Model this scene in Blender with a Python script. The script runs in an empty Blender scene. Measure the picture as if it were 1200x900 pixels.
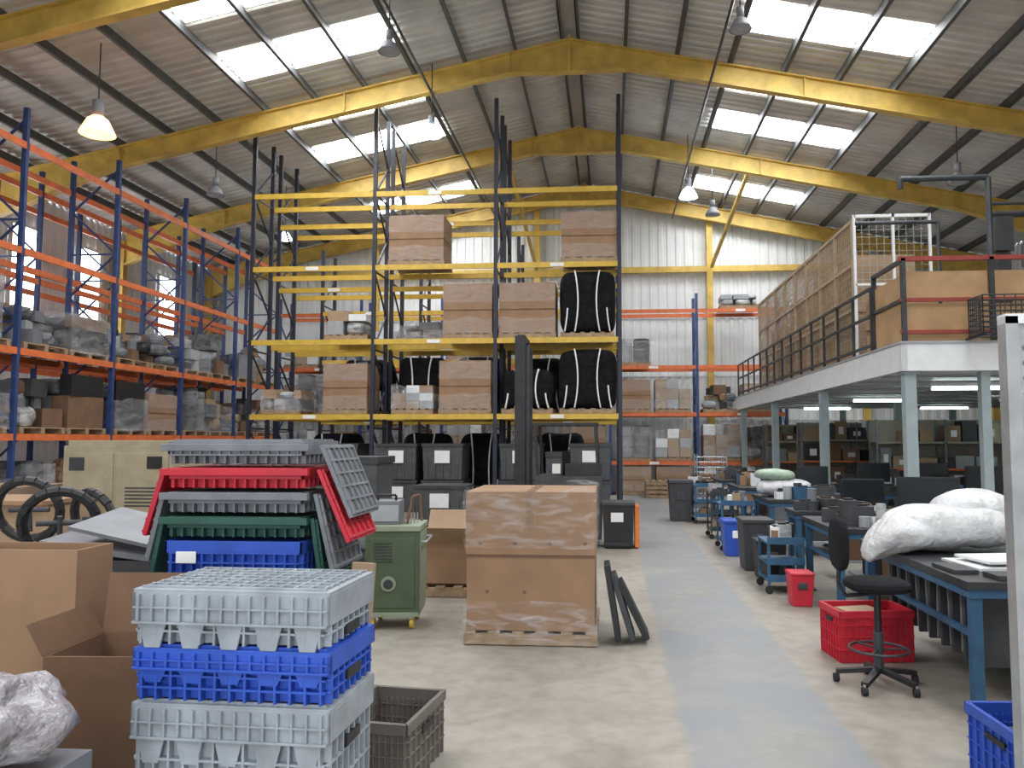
import bpy, math, random
from math import radians, sin, cos, pi, tan
from mathutils import Vector, Matrix, noise, Euler
random.seed(7)
S = bpy.context.scene
COL = S.collection

# ---------------------------------------------------------------- materials
MATS = {}
def mat(name, col, rough=0.55, metal=0.0, var=0.12, scale=6.0, bump=0.0, bscale=30.0, emit=None, estr=0.0, col2=None, spec=0.5, dist=0.0, stretch=None):
    if name in MATS: return MATS[name]
    m = bpy.data.materials.new(name); m.use_nodes = True
    nt = m.node_tree; N = nt.nodes; L = nt.links
    b = N['Principled BSDF']
    b.inputs['Roughness'].default_value = rough
    b.inputs['Metallic'].default_value = metal
    b.inputs['Specular IOR Level'].default_value = spec
    tc = N.new('ShaderNodeTexCoord')
    src = tc.outputs['Object']
    if stretch:
        mp = N.new('ShaderNodeMapping'); mp.inputs['Scale'].default_value = stretch
        L.new(src, mp.inputs['Vector']); src = mp.outputs['Vector']
    nz = N.new('ShaderNodeTexNoise'); nz.inputs['Scale'].default_value = scale
    nz.inputs['Detail'].default_value = 5; nz.inputs['Distortion'].default_value = dist
    L.new(src, nz.inputs['Vector'])
    r = N.new('ShaderNodeValToRGB')
    c1 = [max(0, c*(1-var)) for c in col]
    c2 = col2 if col2 else [min(1, c*(1+var)) for c in col]
    r.color_ramp.elements[0].position = 0.32; r.color_ramp.elements[1].position = 0.68
    r.color_ramp.elements[0].color = (*c1, 1); r.color_ramp.elements[1].color = (*c2, 1)
    L.new(nz.outputs['Fac'], r.inputs['Fac'])
    L.new(r.outputs['Color'], b.inputs['Base Color'])
    if bump > 0:
        n2 = N.new('ShaderNodeTexNoise'); n2.inputs['Scale'].default_value = bscale; n2.inputs['Detail'].default_value = 4
        L.new(src, n2.inputs['Vector'])
        bp = N.new('ShaderNodeBump'); bp.inputs['Strength'].default_value = bump; bp.inputs['Distance'].default_value = 0.05
        L.new(n2.outputs['Fac'], bp.inputs['Height']); L.new(bp.outputs['Normal'], b.inputs['Normal'])
    if emit:
        b.inputs['Emission Color'].default_value = (*emit, 1); b.inputs['Emission Strength'].default_value = estr
    MATS[name] = m
    return m

def film_mat(name, lo=0.08, hi=0.35, col=(0.9, 0.92, 0.95), rough=0.2, scale=7, st=(1, 1, 3.0), p0=.3, p1=.8, bmp=.6):
    m = bpy.data.materials.new(name); m.use_nodes = True
    nt = m.node_tree; N = nt.nodes; L = nt.links
    out = N['Material Output']; b = N['Principled BSDF']
    b.inputs['Base Color'].default_value = (*col, 1); b.inputs['Roughness'].default_value = rough
    tr = N.new('ShaderNodeBsdfTransparent')
    tc = N.new('ShaderNodeTexCoord')
    mp = N.new('ShaderNodeMapping'); mp.inputs['Scale'].default_value = st
    L.new(tc.outputs['Object'], mp.inputs['Vector'])
    nz = N.new('ShaderNodeTexNoise'); nz.inputs['Scale'].default_value = scale; nz.inputs['Detail'].default_value = 3; nz.inputs['Distortion'].default_value = 0.6
    L.new(mp.outputs['Vector'], nz.inputs['Vector'])
    mr = N.new('ShaderNodeMapRange'); mr.inputs['From Min'].default_value = p0; mr.inputs['From Max'].default_value = p1
    mr.inputs['To Min'].default_value = lo; mr.inputs['To Max'].default_value = hi
    L.new(nz.outputs['Fac'], mr.inputs['Value'])
    bp = N.new('ShaderNodeBump'); bp.inputs['Strength'].default_value = bmp; bp.inputs['Distance'].default_value = 0.04
    L.new(nz.outputs['Fac'], bp.inputs['Height']); L.new(bp.outputs['Normal'], b.inputs['Normal'])
    mx = N.new('ShaderNodeMixShader')
    L.new(mr.outputs['Result'], mx.inputs['Fac']); L.new(tr.outputs[0], mx.inputs[1]); L.new(b.outputs[0], mx.inputs[2])
    L.new(mx.outputs[0], out.inputs['Surface'])
    return m

def emit_mat(name, col, s):
    return mat(name, (0.8, 0.8, 0.8), 0.5, emit=col, estr=s)

YEL = mat('yellow_steel_paint', (0.60, 0.41, 0.09), 0.5, var=0.2, scale=3)
YRACK = mat('rack_yellow_paint', (0.62, 0.41, 0.06), 0.45, var=0.12)
ORG = mat('rack_orange_paint', (0.66, 0.16, 0.05), 0.45, var=0.15)
BLUR = mat('rack_blue_paint', (0.03, 0.06, 0.18), 0.45, var=0.2)
NAVY = mat('rack_dark_blue_paint', (0.018, 0.022, 0.04), 0.5, var=0.2)
CARD = mat('cardboard', (0.295, 0.180, 0.105), 0.8, var=0.1, scale=4)
CARD2 = mat('cardboard_light', (0.36, 0.25, 0.155), 0.8, var=0.1, scale=4)
CARDD = mat('cardboard_dark', (0.17, 0.095, 0.055), 0.85, var=0.15, scale=4)
TAPE = mat('brown_tape', (0.25, 0.155, 0.09), 0.3)
WOOD = mat('pallet_wood', (0.33, 0.235, 0.145), 0.8, var=0.25, scale=8)
PLY = mat('plywood_board', (0.42, 0.26, 0.13), 0.7, var=0.15, scale=3)
BLACK = mat('black_plastic', (0.014, 0.014, 0.016), 0.5, var=0.3)
BAG = mat('black_woven_bag', (0.010, 0.010, 0.012), 0.9, var=0.4, scale=10, spec=0.15, bump=.3, bscale=12)
DGREY = mat('dark_grey_plastic', (0.045, 0.047, 0.053), 0.55, var=0.25)
BINGREY = mat('tote_grey_plastic', (0.075, 0.08, 0.088), 0.55, var=0.2)
MGREY = mat('mid_grey_plastic', (0.17, 0.18, 0.20), 0.5, var=0.15)
LGREY = mat('light_grey_plastic', (0.34, 0.36, 0.38), 0.5, var=0.12)
CGREY = mat('crate_grey_plastic', (0.30, 0.335, 0.37), 0.6, var=0.18, scale=9)
CGREYD = mat('crate_dull_grey_plastic', (0.18, 0.195, 0.215), 0.6, var=0.15, scale=9)
CBROWN = mat('crate_taupe_plastic', (0.17, 0.15, 0.13), 0.6, var=0.15)
CBLUE = mat('crate_blue_plastic', (0.025, 0.085, 0.46), 0.45, var=0.15)
CRED = mat('crate_red_plastic', (0.52, 0.02, 0.04), 0.45, var=0.15)
CGREEN = mat('crate_green_plastic', (0.02, 0.085, 0.065), 0.5, var=0.15)
WHITE = mat('white_paint', (0.74, 0.76, 0.77), 0.5, var=0.05)
PAPER = mat('paper_label', (0.8, 0.8, 0.8), 0.7, var=0.04)
STEEL = mat('galvanised_steel', (0.45, 0.47, 0.49), 0.4, metal=0.6, var=0.15)
COLG = mat('column_grey_paint', (0.34, 0.41, 0.43), 0.5, var=0.08)
DSTEEL = mat('dark_steel', (0.05, 0.055, 0.06), 0.45, metal=0.4, var=0.2)
REDR = mat('rusty_red_rail', (.26, .04, .03), .6)
PURL = mat('purlin_grey', (0.085, 0.09, 0.09), 0.6, var=0.2)
GMACH = mat('green_enamel', (0.07, 0.105, 0.055), 0.45, var=0.12)
GMACHL = mat('pale_green_enamel', (0.26, 0.31, 0.22), 0.45, var=0.08)
BEIGE = mat('beige_enamel', (0.34, 0.295, 0.20), 0.55, var=0.12)
GOODS = mat('pale_wrapped_goods', (0.26, 0.26, 0.265), 0.35, var=0.5, scale=3, bump=0.4, bscale=4, col2=(0.55, 0.555, 0.56), dist=.5, stretch=(1, 1, 2.2))
GOODSD = mat('dark_wrapped_goods', (0.07, 0.075, 0.085), 0.35, var=0.5, scale=3, bump=0.4, bscale=4, col2=(0.22, 0.23, 0.25), dist=.5, stretch=(1, 1, 2.2))
BUBBLE = mat('bubble_wrap', (0.58, 0.59, 0.60), 0.35, var=0.06, scale=5, bump=0.8, bscale=9, col2=(0.72, 0.73, 0.74))
PINKW = mat('lilac_tinted_wrap', (0.28, 0.25, 0.27), 0.25, var=0.25, scale=8, bump=0.9, bscale=14, col2=(0.50, 0.48, 0.52), dist=1)
BENCHB = mat('bench_blue_paint', (0.03, 0.10, 0.19), 0.5, var=0.2)
RUBBER = mat('rubber', (0.02, 0.02, 0.02), 0.8)
ORANGE = mat('orange_plastic', (0.7, 0.18, 0.03), 0.5)
FABR = mat('black_fabric', (0.014, 0.014, 0.017), 0.95, var=0.3, scale=40, spec=.2)
SCREEN = mat('dark_screen', (0.02, 0.025, 0.03), 0.15)
FILM = film_mat('stretch_film', .03, .22)
FILMN = film_mat('clear_stretch_film', .02, .36, (.85, .86, .9), .12, 5, (1, 1, 3.5), .45, .85, .9)
FILMH = film_mat('heavy_stretch_film', .08, .50, (.62, .63, .65), .2, 3, (1, 1, 2.2))
POLY = film_mat('polythene_sheet', .45, .8, (0.42, 0.32, 0.22), 0.45, 2)

# ---------------------------------------------------------------- geometry builder
class G:
    def __init__(s): s.v = []; s.f = []; s.mi = []; s.mats = []
    def idx(s, m):
        if m not in s.mats: s.mats.append(m)
        return s.mats.index(m)
    def add(s, vs, fs, m):
        o = len(s.v); s.v += [tuple(v) for v in vs]; k = s.idx(m)
        for f in fs: s.f.append([i+o for i in f]); s.mi.append(k)
    def box(s, c, d, m, rz=0, rx=0, ry=0, taper=1.0, sub=None):
        R = Euler((rx, ry, rz)).to_matrix(); c = Vector(c); vs = []
        for z in (-.5, .5):
            t = taper if z < 0 else 1
            for x, y in ((-.5, -.5), (.5, -.5), (.5, .5), (-.5, .5)):
                vs.append(c + R @ Vector((x*d[0]*t, y*d[1]*t, z*d[2])))
        s.add(vs, [(3, 2, 1, 0), (4, 5, 6, 7), (0, 1, 5, 4), (1, 2, 6, 5), (2, 3, 7, 6), (3, 0, 4, 7)], m)
    def b2(s, x0, y0, z0, x1, y1, z1, m): s.box(((x0+x1)/2, (y0+y1)/2, (z0+z1)/2), (x1-x0, y1-y0, z1-z0), m)
    def beam(s, p0, p1, w, h, m):
        p0 = Vector(p0); p1 = Vector(p1); d = (p1-p0); d.normalize()
        up = Vector((0, 0, 1)) if abs(d.z) < 0.95 else Vector((0, 1, 0))
        a = d.cross(up).normalized()*w/2; b = a.cross(d).normalized()*h/2
        vs = []
        for p in (p0, p1):
            vs += [p-a-b, p+a-b, p+a+b, p-a+b]
        s.add(vs, [(0, 1, 2, 3), (7, 6, 5, 4), (0, 4, 5, 1), (1, 5, 6, 2), (2, 6, 7, 3), (3, 7, 4, 0)], m)
    def cyl(s, p0, p1, r, m, r1=None, n=12):
        p0 = Vector(p0); p1 = Vector(p1); d = (p1-p0).normalized(); r1 = r if r1 is None else r1
        up = Vector((0, 0, 1)) if abs(d.z) < 0.95 else Vector((0, 1, 0))
        a = d.cross(up).normalized(); b = a.cross(d); vs = []
        for p, q in ((p0, r), (p1, r1)):
            for i in range(n):
                t = 2*pi*i/n; vs.append(p + a*cos(t)*q + b*sin(t)*q)
        fs = [(i, (i+1) % n, n+(i+1) % n, n+i) for i in range(n)] + [tuple(range(n))[::-1], tuple(range(n, 2*n))]
        s.add(vs, fs, m)
    def tube(s, pts, r, m, n=8):
        for a, b in zip(pts[:-1], pts[1:]): s.cyl(a, b, r, m, n=n)
    def lathe(s, prof, c, m, n=20):
        vs = []; fs = []
        for r, z in prof:
            for i in range(n):
                t = 2*pi*i/n; vs.append((c[0]+r*cos(t), c[1]+r*sin(t), c[2]+z))
        for k in range(len(prof)-1):
            for i in range(n):
                j = (i+1) % n; fs.append((k*n+i, k*n+j, (k+1)*n+j, (k+1)*n+i))
        s.add(vs, fs, m)
    def blob(s, c, d, m, amp=0.06, freq=2.5, p=3.0, nu=20, nv=12, seed=0, rz=0, droop=0):
        vs = []; fs = []; R = Euler((0, 0, rz)).to_matrix(); c = Vector(c)
        def sp(a): return math.copysign(abs(a)**(2.0/p), a)
        for j in range(nv+1):
            ph = -pi/2 + pi*j/nv
            for i in range(nu):
                th = 2*pi*i/nu
                q = Vector((sp(cos(ph))*sp(cos(th))*d[0]/2, sp(cos(ph))*sp(sin(th))*d[1]/2, sp(sin(ph))*d[2]/2))
                k = noise.noise(q*freq + Vector((seed*3.1, seed*1.7, seed)))
                k2 = noise.noise(q*freq*3 + Vector((seed, seed*2.3, 5)))
                q += q.normalized()*(k*amp + k2*amp*0.4) if q.length > 0 else Vector()
                if q.z < -d[2]/2: q.z = -d[2]/2
                if droop: q.z -= droop*max(0, -q.x/d[0]*2)**2
                vs.append(c + R @ q)
        for j in range(nv):
            for i in range(nu):
                k = (i+1) % nu; fs.append((j*nu+i, j*nu+k, (j+1)*nu+k, (j+1)*nu+i))
        s.add(vs, fs, m)
    def shell(s, x0, y0, z0, x1, y1, z1, m, seed=0, amp=0.015, n=8, cap=False):
        pts = []
        per = [(x0, y0, x1, y0), (x1, y0, x1, y1), (x1, y1, x0, y1), (x0, y1, x0, y0)]
        for ax, ay, bx, by in per:
            for i in range(n):
                t = i/n; pts.append((ax+(bx-ax)*t, ay+(by-ay)*t))
        cx, cy = (x0+x1)/2, (y0+y1)/2; nz = 8; vs = []; fs = []; P = len(pts)
        for k in range(nz+1):
            z = z0+(z1-z0)*k/nz
            for (x, y) in pts:
                a = 1+0.01+abs(noise.noise(Vector((x*5+seed, y*5, z*7))))*amp*2
                zz = z + (noise.noise(Vector((x*2.5+seed, y*2.5, 1)))*.10 if k == nz else 0)
                vs.append((cx+(x-cx)*a, cy+(y-cy)*a, zz))
        for k in range(nz):
            for i in range(P):
                j = (i+1) % P; fs.append((k*P+i, k*P+j, (k+1)*P+j, (k+1)*P+i))
        s.add(vs, fs, m)
    def corr(s, O, A, la, B, Nn, m, pitch=0.333, amp=0.035):
        O = Vector(O); A = Vector(A); B = Vector(B); Nn = Vector(Nn); pr = []; q = 0.0
        while q < la:
            pr += [(q, 0), (q+pitch*.38, 0), (q+pitch*.5, amp), (q+pitch*.88, amp)]; q += pitch
        pr = [(min(a, la), n) for a, n in pr] + [(la, 0)]
        vs = [O+A*a+Nn*n for a, n in pr] + [O+A*a+Nn*n+B for a, n in pr]; k = len(pr)
        s.add(vs, [(i, i+1, k+i+1, k+i) for i in range(k-1)], m)
    def rot(s, ang, cx, cy):
        c, n = cos(ang), sin(ang)
        s.v = [(cx+(x-cx)*c-(y-cy)*n, cy+(x-cx)*n+(y-cy)*c, z) for x, y, z in s.v]
    def build(s, name, bevel=0, smooth=False, parent=None):
        xs = [v[0] for v in s.v]; ys = [v[1] for v in s.v]; zs = [v[2] for v in s.v]
        o = Vector(((min(xs)+max(xs))/2, (min(ys)+max(ys))/2, min(zs)))
        me = bpy.data.meshes.new(name)
        me.from_pydata([tuple(Vector(v)-o) for v in s.v], [], s.f)
        for m in s.mats: me.materials.append(m)
        for i, p in enumerate(me.polygons):
            p.material_index = s.mi[i]
            if smooth: p.use_smooth = True
        me.update(); ob = bpy.data.objects.new(name, me); COL.objects.link(ob); ob.location = o
        if bevel > 0:
            b = ob.modifiers.new('bevel', 'BEVEL'); b.width = bevel; b.segments = 2; b.limit_method = 'ANGLE'
        return ob

# ---------------------------------------------------------------- building constants
RX = -0.85; HALF = 13.65; XL = RX-HALF; XR = RX+HALF
YB = -8.0; YF = 27.3
SL = 0.207
def raf(x): return 10.25 - SL*abs(x-RX)
def sheet(x): return 10.72 - SL*abs(x-RX)

def floor_mat():
    m = bpy.data.materials.new('worn_concrete'); m.use_nodes = True
    nt = m.node_tree; N = nt.nodes; L = nt.links; b = N['Principled BSDF']
    geo = N.new('ShaderNodeNewGeometry')
    def nz(sc, det=6, dist=0.0):
        n = N.new('ShaderNodeTexNoise'); n.inputs['Scale'].default_value = sc; n.inputs['Detail'].default_value = det
        n.inputs['Distortion'].default_value = dist; L.new(geo.outputs['Position'], n.inputs['Vector']); return n
    a = nz(0.45, 8, 0.6); r = N.new('ShaderNodeValToRGB')
    r.color_ramp.elements[0].position = .3; r.color_ramp.elements[1].position = .7
    r.color_ramp.elements[0].color = (0.27, 0.24, 0.20, 1); r.color_ramp.elements[1].color = (0.39, 0.362, 0.315, 1)
    L.new(a.outputs['Fac'], r.inputs['Fac'])
    f = nz(7, 10, 0.3); r2 = N.new('ShaderNodeValToRGB')
    r2.color_ramp.elements[0].position = .35; r2.color_ramp.elements[1].position = .6
    r2.color_ramp.elements[0].color = (0.84, 0.84, 0.84, 1); r2.color_ramp.elements[1].color = (1, 1, 1, 1)
    L.new(f.outputs['Fac'], r2.inputs['Fac'])
    mul = N.new('ShaderNodeMix'); mul.data_type = 'RGBA'; mul.blend_type = 'MULTIPLY'; mul.inputs['Factor'].default_value = 1
    L.new(r.outputs['Color'], mul.inputs['A']); L.new(r2.outputs['Color'], mul.inputs['B'])
    st = nz(1.3, 8, 1.6); r3 = N.new('ShaderNodeValToRGB')
    r3.color_ramp.elements[0].position = .28; r3.color_ramp.elements[1].position = .46
    r3.color_ramp.elements[0].color = (0.80, 0.79, 0.78, 1); r3.color_ramp.elements[1].color = (1, 1, 1, 1)
    L.new(st.outputs['Fac'], r3.inputs['Fac'])
    mul2 = N.new('ShaderNodeMix'); mul2.data_type = 'RGBA'; mul2.blend_type = 'MULTIPLY'; mul2.inputs['Factor'].default_value = 1
    L.new(mul.outputs['Result'], mul2.inputs['A']); L.new(r3.outputs['Color'], mul2.inputs['B'])
    sx = N.new('ShaderNodeSeparateXYZ'); L.new(geo.outputs['Position'], sx.inputs[0])
    def math_(op, x, y):
        n = N.new('ShaderNodeMath'); n.operation = op
        for i, q in enumerate((x, y)):
            if isinstance(q, (int, float)): n.inputs[i].default_value = q
            elif q is not None: L.new(q, n.inputs[i])
        return n.outputs[0]
    edge = nz(3, 4)
    wob = math_('MULTIPLY', math_('SUBTRACT', edge.outputs['Fac'], 0.5), 0.12)
    xx = math_('ADD', sx.outputs['X'], wob)
    d = math_('ABSOLUTE', math_('SUBTRACT', xx, 0.92), None)
    mr = N.new('ShaderNodeMapRange'); mr.inputs['From Min'].default_value = .47; mr.inputs['From Max'].default_value = .53
    mr.inputs['To Min'].default_value = 1; mr.inputs['To Max'].default_value = 0; L.new(d, mr.inputs['Value'])
    wear = nz(1.6, 8, 0.8); mr2 = N.new('ShaderNodeMapRange'); mr2.inputs['From Min'].default_value = .3; mr2.inputs['From Max'].default_value = .62
    mr2.inputs['To Min'].default_value = .35; mr2.inputs['To Max'].default_value = .95; L.new(wear.outputs['Fac'], mr2.inputs['Value'])
    fac = math_('MULTIPLY', mr.outputs['Result'], mr2.outputs['Result'])
    mx = N.new('ShaderNodeMix'); mx.data_type = 'RGBA'
    L.new(fac, mx.inputs['Factor']); L.new(mul2.outputs['Result'], mx.inputs['A']); mx.inputs['B'].default_value = (0.215, 0.235, 0.255, 1)
    L.new(mx.outputs['Result'], b.inputs['Base Color'])
    b.inputs['Roughness'].default_value = 0.5
    bp = N.new('ShaderNodeBump'); bp.inputs['Strength'].default_value = .15; bp.inputs['Distance'].default_value = .02
    L.new(f.outputs['Fac'], bp.inputs['Height']); L.new(bp.outputs['Normal'], b.inputs['Normal'])
    return m

g = G(); g.b2(XL-.3, YB-.3, -.2, XR+.3, YF+.3, 0, floor_mat()); g.build('floor')

ROOFM = mat('roof_liner_sheet', (0.60, 0.585, 0.55), 0.6, var=0.14, scale=1.2)
WALLM = mat('white_wall_cladding', (0.72, 0.745, 0.75), 0.55, var=0.06, scale=1.5)
SKYM = emit_mat('translucent_rooflight', (0.95, 0.97, 1.0), 17)
WINM = emit_mat('translucent_wall_light', (0.93, 0.97, 1.0), 7)

g = G()
zt = 10.72; ze = sheet(XL)
g.corr((RX, YB, zt), (0, 1, 0), YF-YB, (HALF, 0, ze-zt), (0, 0, 1), ROOFM, .25, .035)
g.corr((RX, YB, zt), (0, 1, 0), YF-YB, (-HALF, 0, ze-zt), (0, 0, 1), ROOFM, .25, .035)
g.b2(RX-.25, YB, zt-.06, RX+.25, YF, zt-.03, ROOFM)
g.build('ceiling')

def gable(y, name, n):
    g = G(); q = XL; pitch = .3
    k = 0; vs = []; fs = []
    while q < XR-1e-6:
        for a, off in ((0, 0), (.38, 0), (.5, .035), (.88, .035)):
            x = min(q+a*pitch, XR); vs.append((x, y+off*n, 0)); vs.append((x, y+off*n, sheet(x)+.04))
        q += pitch
    for i in range(len(vs)//2-1): fs.append((2*i, 2*i+2, 2*i+3, 2*i+1))
    g.add(vs, fs, WALLM); return g
g = gable(YF, 'wall_far', 1)
for zz in (2.4, 3.9, 5.9):
    g.b2(XL, YF-.05, zz, XR, YF-.02, zz+.05, WHITE)
g.build('wall_far')
g = G()
g.b2(XL, YB-.1, 0, -4.5, YB, 7.8, WALLM); g.b2(3.5, YB-.1, 0, XR, YB, 7.8, WALLM)
g.b2(-4.5, YB-.1, 5.2, 3.5, YB, 7.8, WALLM)
g.add([(XL, YB, 7.8), (XR, YB, 7.8), (RX, YB, 10.75)], [(0, 1, 2)], WALLM)
g.build('wall_rear')
g = G(); g.corr((XL, YB, 0), (0, 1, 0), YF-YB, (0, 0, ze+.02), (-1, 0, 0), WALLM, .3, .035); g.build('wall_left')
g = G(); g.corr((XR, YB, 0), (0, 1, 0), YF-YB, (0, 0, ze+.02), (1, 0, 0), WALLM, .3, .035); g.build('wall_right')
i = 1
for y in (13.6, 15.9, 18.3, 20.7, 24.6):
    g = G(); g.b2(XL+.03, y-.45, 4.3, XL+.07, y+.45, 7.0, WINM)
    g.b2(XL+.02, y-.5, 4.22, XL+.1, y+.5, 4.3, WHITE); g.b2(XL+.02, y-.5, 7.0, XL+.1, y+.5, 7.08, WHITE)
    g.b2(XL+.02, y-.51, 4.3, XL+.1, y-.45, 7.0, WHITE); g.b2(XL+.02, y+.45, 4.3, XL+.1, y+.51, 7.0, WHITE)
    g.build('window_%d' % i); i += 1

FY = [-3.3, 1.7, 6.75, 11.8, 16.8, 21.75, 26.8]
def ibeam_poly(g, pts_top, pts_bot, y, w, m):
    for (a, b), (c, d) in zip(zip(pts_top[:-1], pts_top[1:]), zip(pts_bot[:-1], pts_bot[1:])):
        t = .012
        vs = [(c[0], y-t, c[1]), (d[0], y-t, d[1]), (b[0], y-t, b[1]), (a[0], y-t, a[1]),
              (c[0], y+t, c[1]), (d[0], y+t, d[1]), (b[0], y+t, b[1]), (a[0], y+t, a[1])]
        g.add(vs, [(0, 1, 2, 3), (7, 6, 5, 4)], m)
        g.beam((a[0], y, a[1]), (b[0], y, b[1]), w, .03, m)
        g.beam((c[0], y, c[1]), (d[0], y, d[1]), w, .03, m)
for y in FY:
    g = G()
    for sgn in (-1, 1):
        ds = [0, 1.3, 10.2, HALF-.45]
        top = [(RX+sgn*d, raf(RX+d)+.22) for d in ds]
        bot = [(RX, raf(RX)-.50), (RX+sgn*1.3, raf(RX+1.3)-.22), (RX+sgn*10.2, raf(RX+10.2)-.22), (RX+sgn*(HALF-.45), raf(RX+HALF)-.62)]
        ibeam_poly(g, top, bot, y, .2, YEL)
        for d in (1.3, 5.0, 10.2):
            xx = RX+sgn*d; g.box((xx, y, raf(xx)), (.03, .2, .46), YEL)
            g.box((xx, y, raf(xx)), (.16, .05, .52), YEL)
        x = RX+sgn*(HALF-.28)
        g.b2(x-.18, y-.1, 0, x-.15, y+.1, raf(XL)+.1, YEL); g.b2(x+.15, y-.1, 0, x+.18, y+.1, raf(XL)+.1, YEL)
        g.b2(x-.16, y-.012, 0, x+.16, y+.012, raf(XL)+.1, YEL)
    g.box((RX, y, raf(RX)-.1), (.06, .2, .8), YEL)
    g.build('portal_frame')

g = G()
ds = [0.18, 1.2, 2.32, 3.45, 4.583, 5.717, 6.85, 7.98, 9.1, 10.25, 11.4, 12.5]
for d in ds:
    for sgn in (-1, 1):
        x = RX+sgn*d; z = sheet(x)-.12
        g.b2(x-.012, YB+.1, z-.10, x+.012, YF-.1, z+.10, PURL)
        g.b2(x-.012, YB+.1, z-.10, x+.06, YF-.1, z-.085, PURL)
g.build('roof_purlins')
g = G()
for x in (-3.85, 2.15):
    g.cyl((x, YB+.5, raf(x)-.33), (x, YF-.4, raf(x)-.33), .03, DSTEEL, n=6)
g.build('ceiling_cable_conduit')

g = G()
for k, y in enumerate([-8.3]+FY[:-1]):
    for a, b in ((.75, 1.55), (2.75, 3.9)):
        if y+a < YB+.1: continue
        for sgn in (-1, 1):
            for j in range(3):
                d0 = 3.45+j*1.133+.05; d1 = d0+1.033
                x0 = RX+sgn*d0; x1 = RX+sgn*d1
                vs = [(x0, y+a, sheet(x0)-.015), (x1, y+a, sheet(x1)-.015), (x1, y+b, sheet(x1)-.015), (x0, y+b, sheet(x0)-.015)]
                g.add(vs, [(0, 1, 2, 3)] if sgn < 0 else [(3, 2, 1, 0)], SKYM)
g.build('rooflight_panels')

g = G()
g.b2(XL+.2, YF-.28, 7.45, XR-.2, YF-.12, 7.65, YEL)
for x in (-8.2, -2.5, 3.4, 8.5):
    g.b2(x-.1, YF-.3, 0, x+.1, YF-.1, raf(x), YEL)
g.beam((3.9, 22.0, raf(3.9)), (3.45, 26.9, 7.6), .1, .1, YEL)
g.beam((-2.9, 22.0, raf(-2.9)), (-2.5, 26.9, 7.6), .1, .1, YEL)
g.build('gable_wind_posts')

# ---------------------------------------------------------------- high bay lamps
def highbay(x, y, z, lit=None, s=1.0):
    g = G()
    top = sheet(x)-.25
    g.cyl((x, y, z+.45*s), (x, y, top), .012, DSTEEL, n=6)
    g.cyl((x, y, z+.22*s), (x, y, z+.5*s), .09*s, MGREY, n=14)
    g.lathe([(.09*s, .24*s), (.16*s, .18*s), (.24*s, .02*s), (.27*s, -.05*s), (.26*s, -.05*s), (.22*s, .02*s), (.1*s, .16*s)], (x, y, z), MGREY if not lit else lit, 20)
    g.lathe([(0.001, -.1*s), (.1*s, -.09*s), (.2*s, -.06*s), (.255*s, -.03*s)], (x, y, z), lit if lit else LGREY, 20)
    g.build('high_bay_lamp', smooth=True)
WARM = emit_mat('warm_lamp_glow', (1.0, 0.42, 0.10), 6)
COOL = emit_mat('cool_lamp_glow', (0.72, 0.9, 1.0), 16)
highbay(-9.0, 13.0, 7.18, WARM, 1.1)
highbay(-8.9, 17.0, 7.3, None, .75); highbay(-8.95, 21.0, 7.3, COOL, .7)
highbay(-3.8, 13.1, 8.5, None, .7); highbay(-3.8, 16.4, 8.3, COOL, .8)
highbay(2.2, 13.0, 8.6, None, .7); highbay(2.1, 20.9, 8.2, COOL, .9)
highbay(7.5, 17.4, 7.3, None, .8); highbay(3.0, 23.0, 8.3, None, .8)

# ---------------------------------------------------------------- racking
def rack(axis, face, depth, posts, z_top, levels, upm, beamm, name, lo, bh=.12):
    g = G()
    def P(a, dpt, z): return (a, face+dpt, z) if axis == 'x' else (face-dpt, a, z)
    w = .09
    for i, a in enumerate(posts):
        zt = z_top[i] if isinstance(z_top, (list, tuple)) else z_top
        for dd in (0.05, depth-.05):
            g.beam(P(a, dd, 0), P(a, dd, zt), w, .07, upm)
            p = P(a, dd, 0); g.box((p[0], p[1], .006), (.16, .16, .012), upm)
        z = .2; s = 0
        while z+.9 < zt:
            a0, a1 = ((.05, depth-.05) if s % 2 == 0 else (depth-.05, .05))
            g.beam(P(a, a0, z), P(a, a1, z+.9), .035, .035, upm)
            if s % 2 == 0: g.beam(P(a, .05, z), P(a, depth-.05, z), .035, .035, upm)
            z += .9; s += 1
    for i in range(len(posts)-1):
        for li, z in enumerate(levels):
            for dd in (0.02, depth-.02):
                g.beam(P(posts[i]+.04, dd, z-bh/2), P(posts[i+1]-.04, dd, z-bh/2), .05, bh, beamm)
            m0 = (posts[i]+posts[i+1])/2
            if (i+li) % 2 == 0 and axis == 'x':
                p = P(m0, -.01, z-bh/2); g.box(p, (.3, .006, .08), PAPER)
    return g.build(name)

LP = [2.1, 4.8, 7.5, 10.2, 12.9, 15.55, 18.2, 20.9, 23.6]
LZ = [1.85, 3.34, 5.1, 6.97]
rack('y', -10.2, 1.1, LP, 7.6, LZ, BLUR, ORG, 'pallet_racking', 0)
rack('y', -11.9, 1.1, LP[3:], 7.4, LZ, BLUR, ORG, 'pallet_racking', 0)
XP = [-8.24, -5.36, -2.56, .22]
YZ = [2.32, 4.02, 5.72, 7.43]
rack('x', 17.5, 1.1, XP, [8.95, 9.5, 9.55, 9.55], YZ, NAVY, YRACK, 'pallet_racking', 0)
rack('x', 18.95, 1.1, XP, [8.9, 9.45, 9.5, 9.5], [2.32, 4.02, 5.5, 7.1], NAVY, YRACK, 'pallet_racking', 0)
rack('x', 22.0, 1.1, XP, [7.2, 7.5, 7.5, 7.5], [2.3, 4.0, 5.4], NAVY, YRACK, 'pallet_racking', 0)
FP = [-10.9, -8.15, -5.45, -2.7, 0.0, 2.75, 5.5]
FZ = [1.07, 2.6, 4.1, 5.9]
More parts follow.
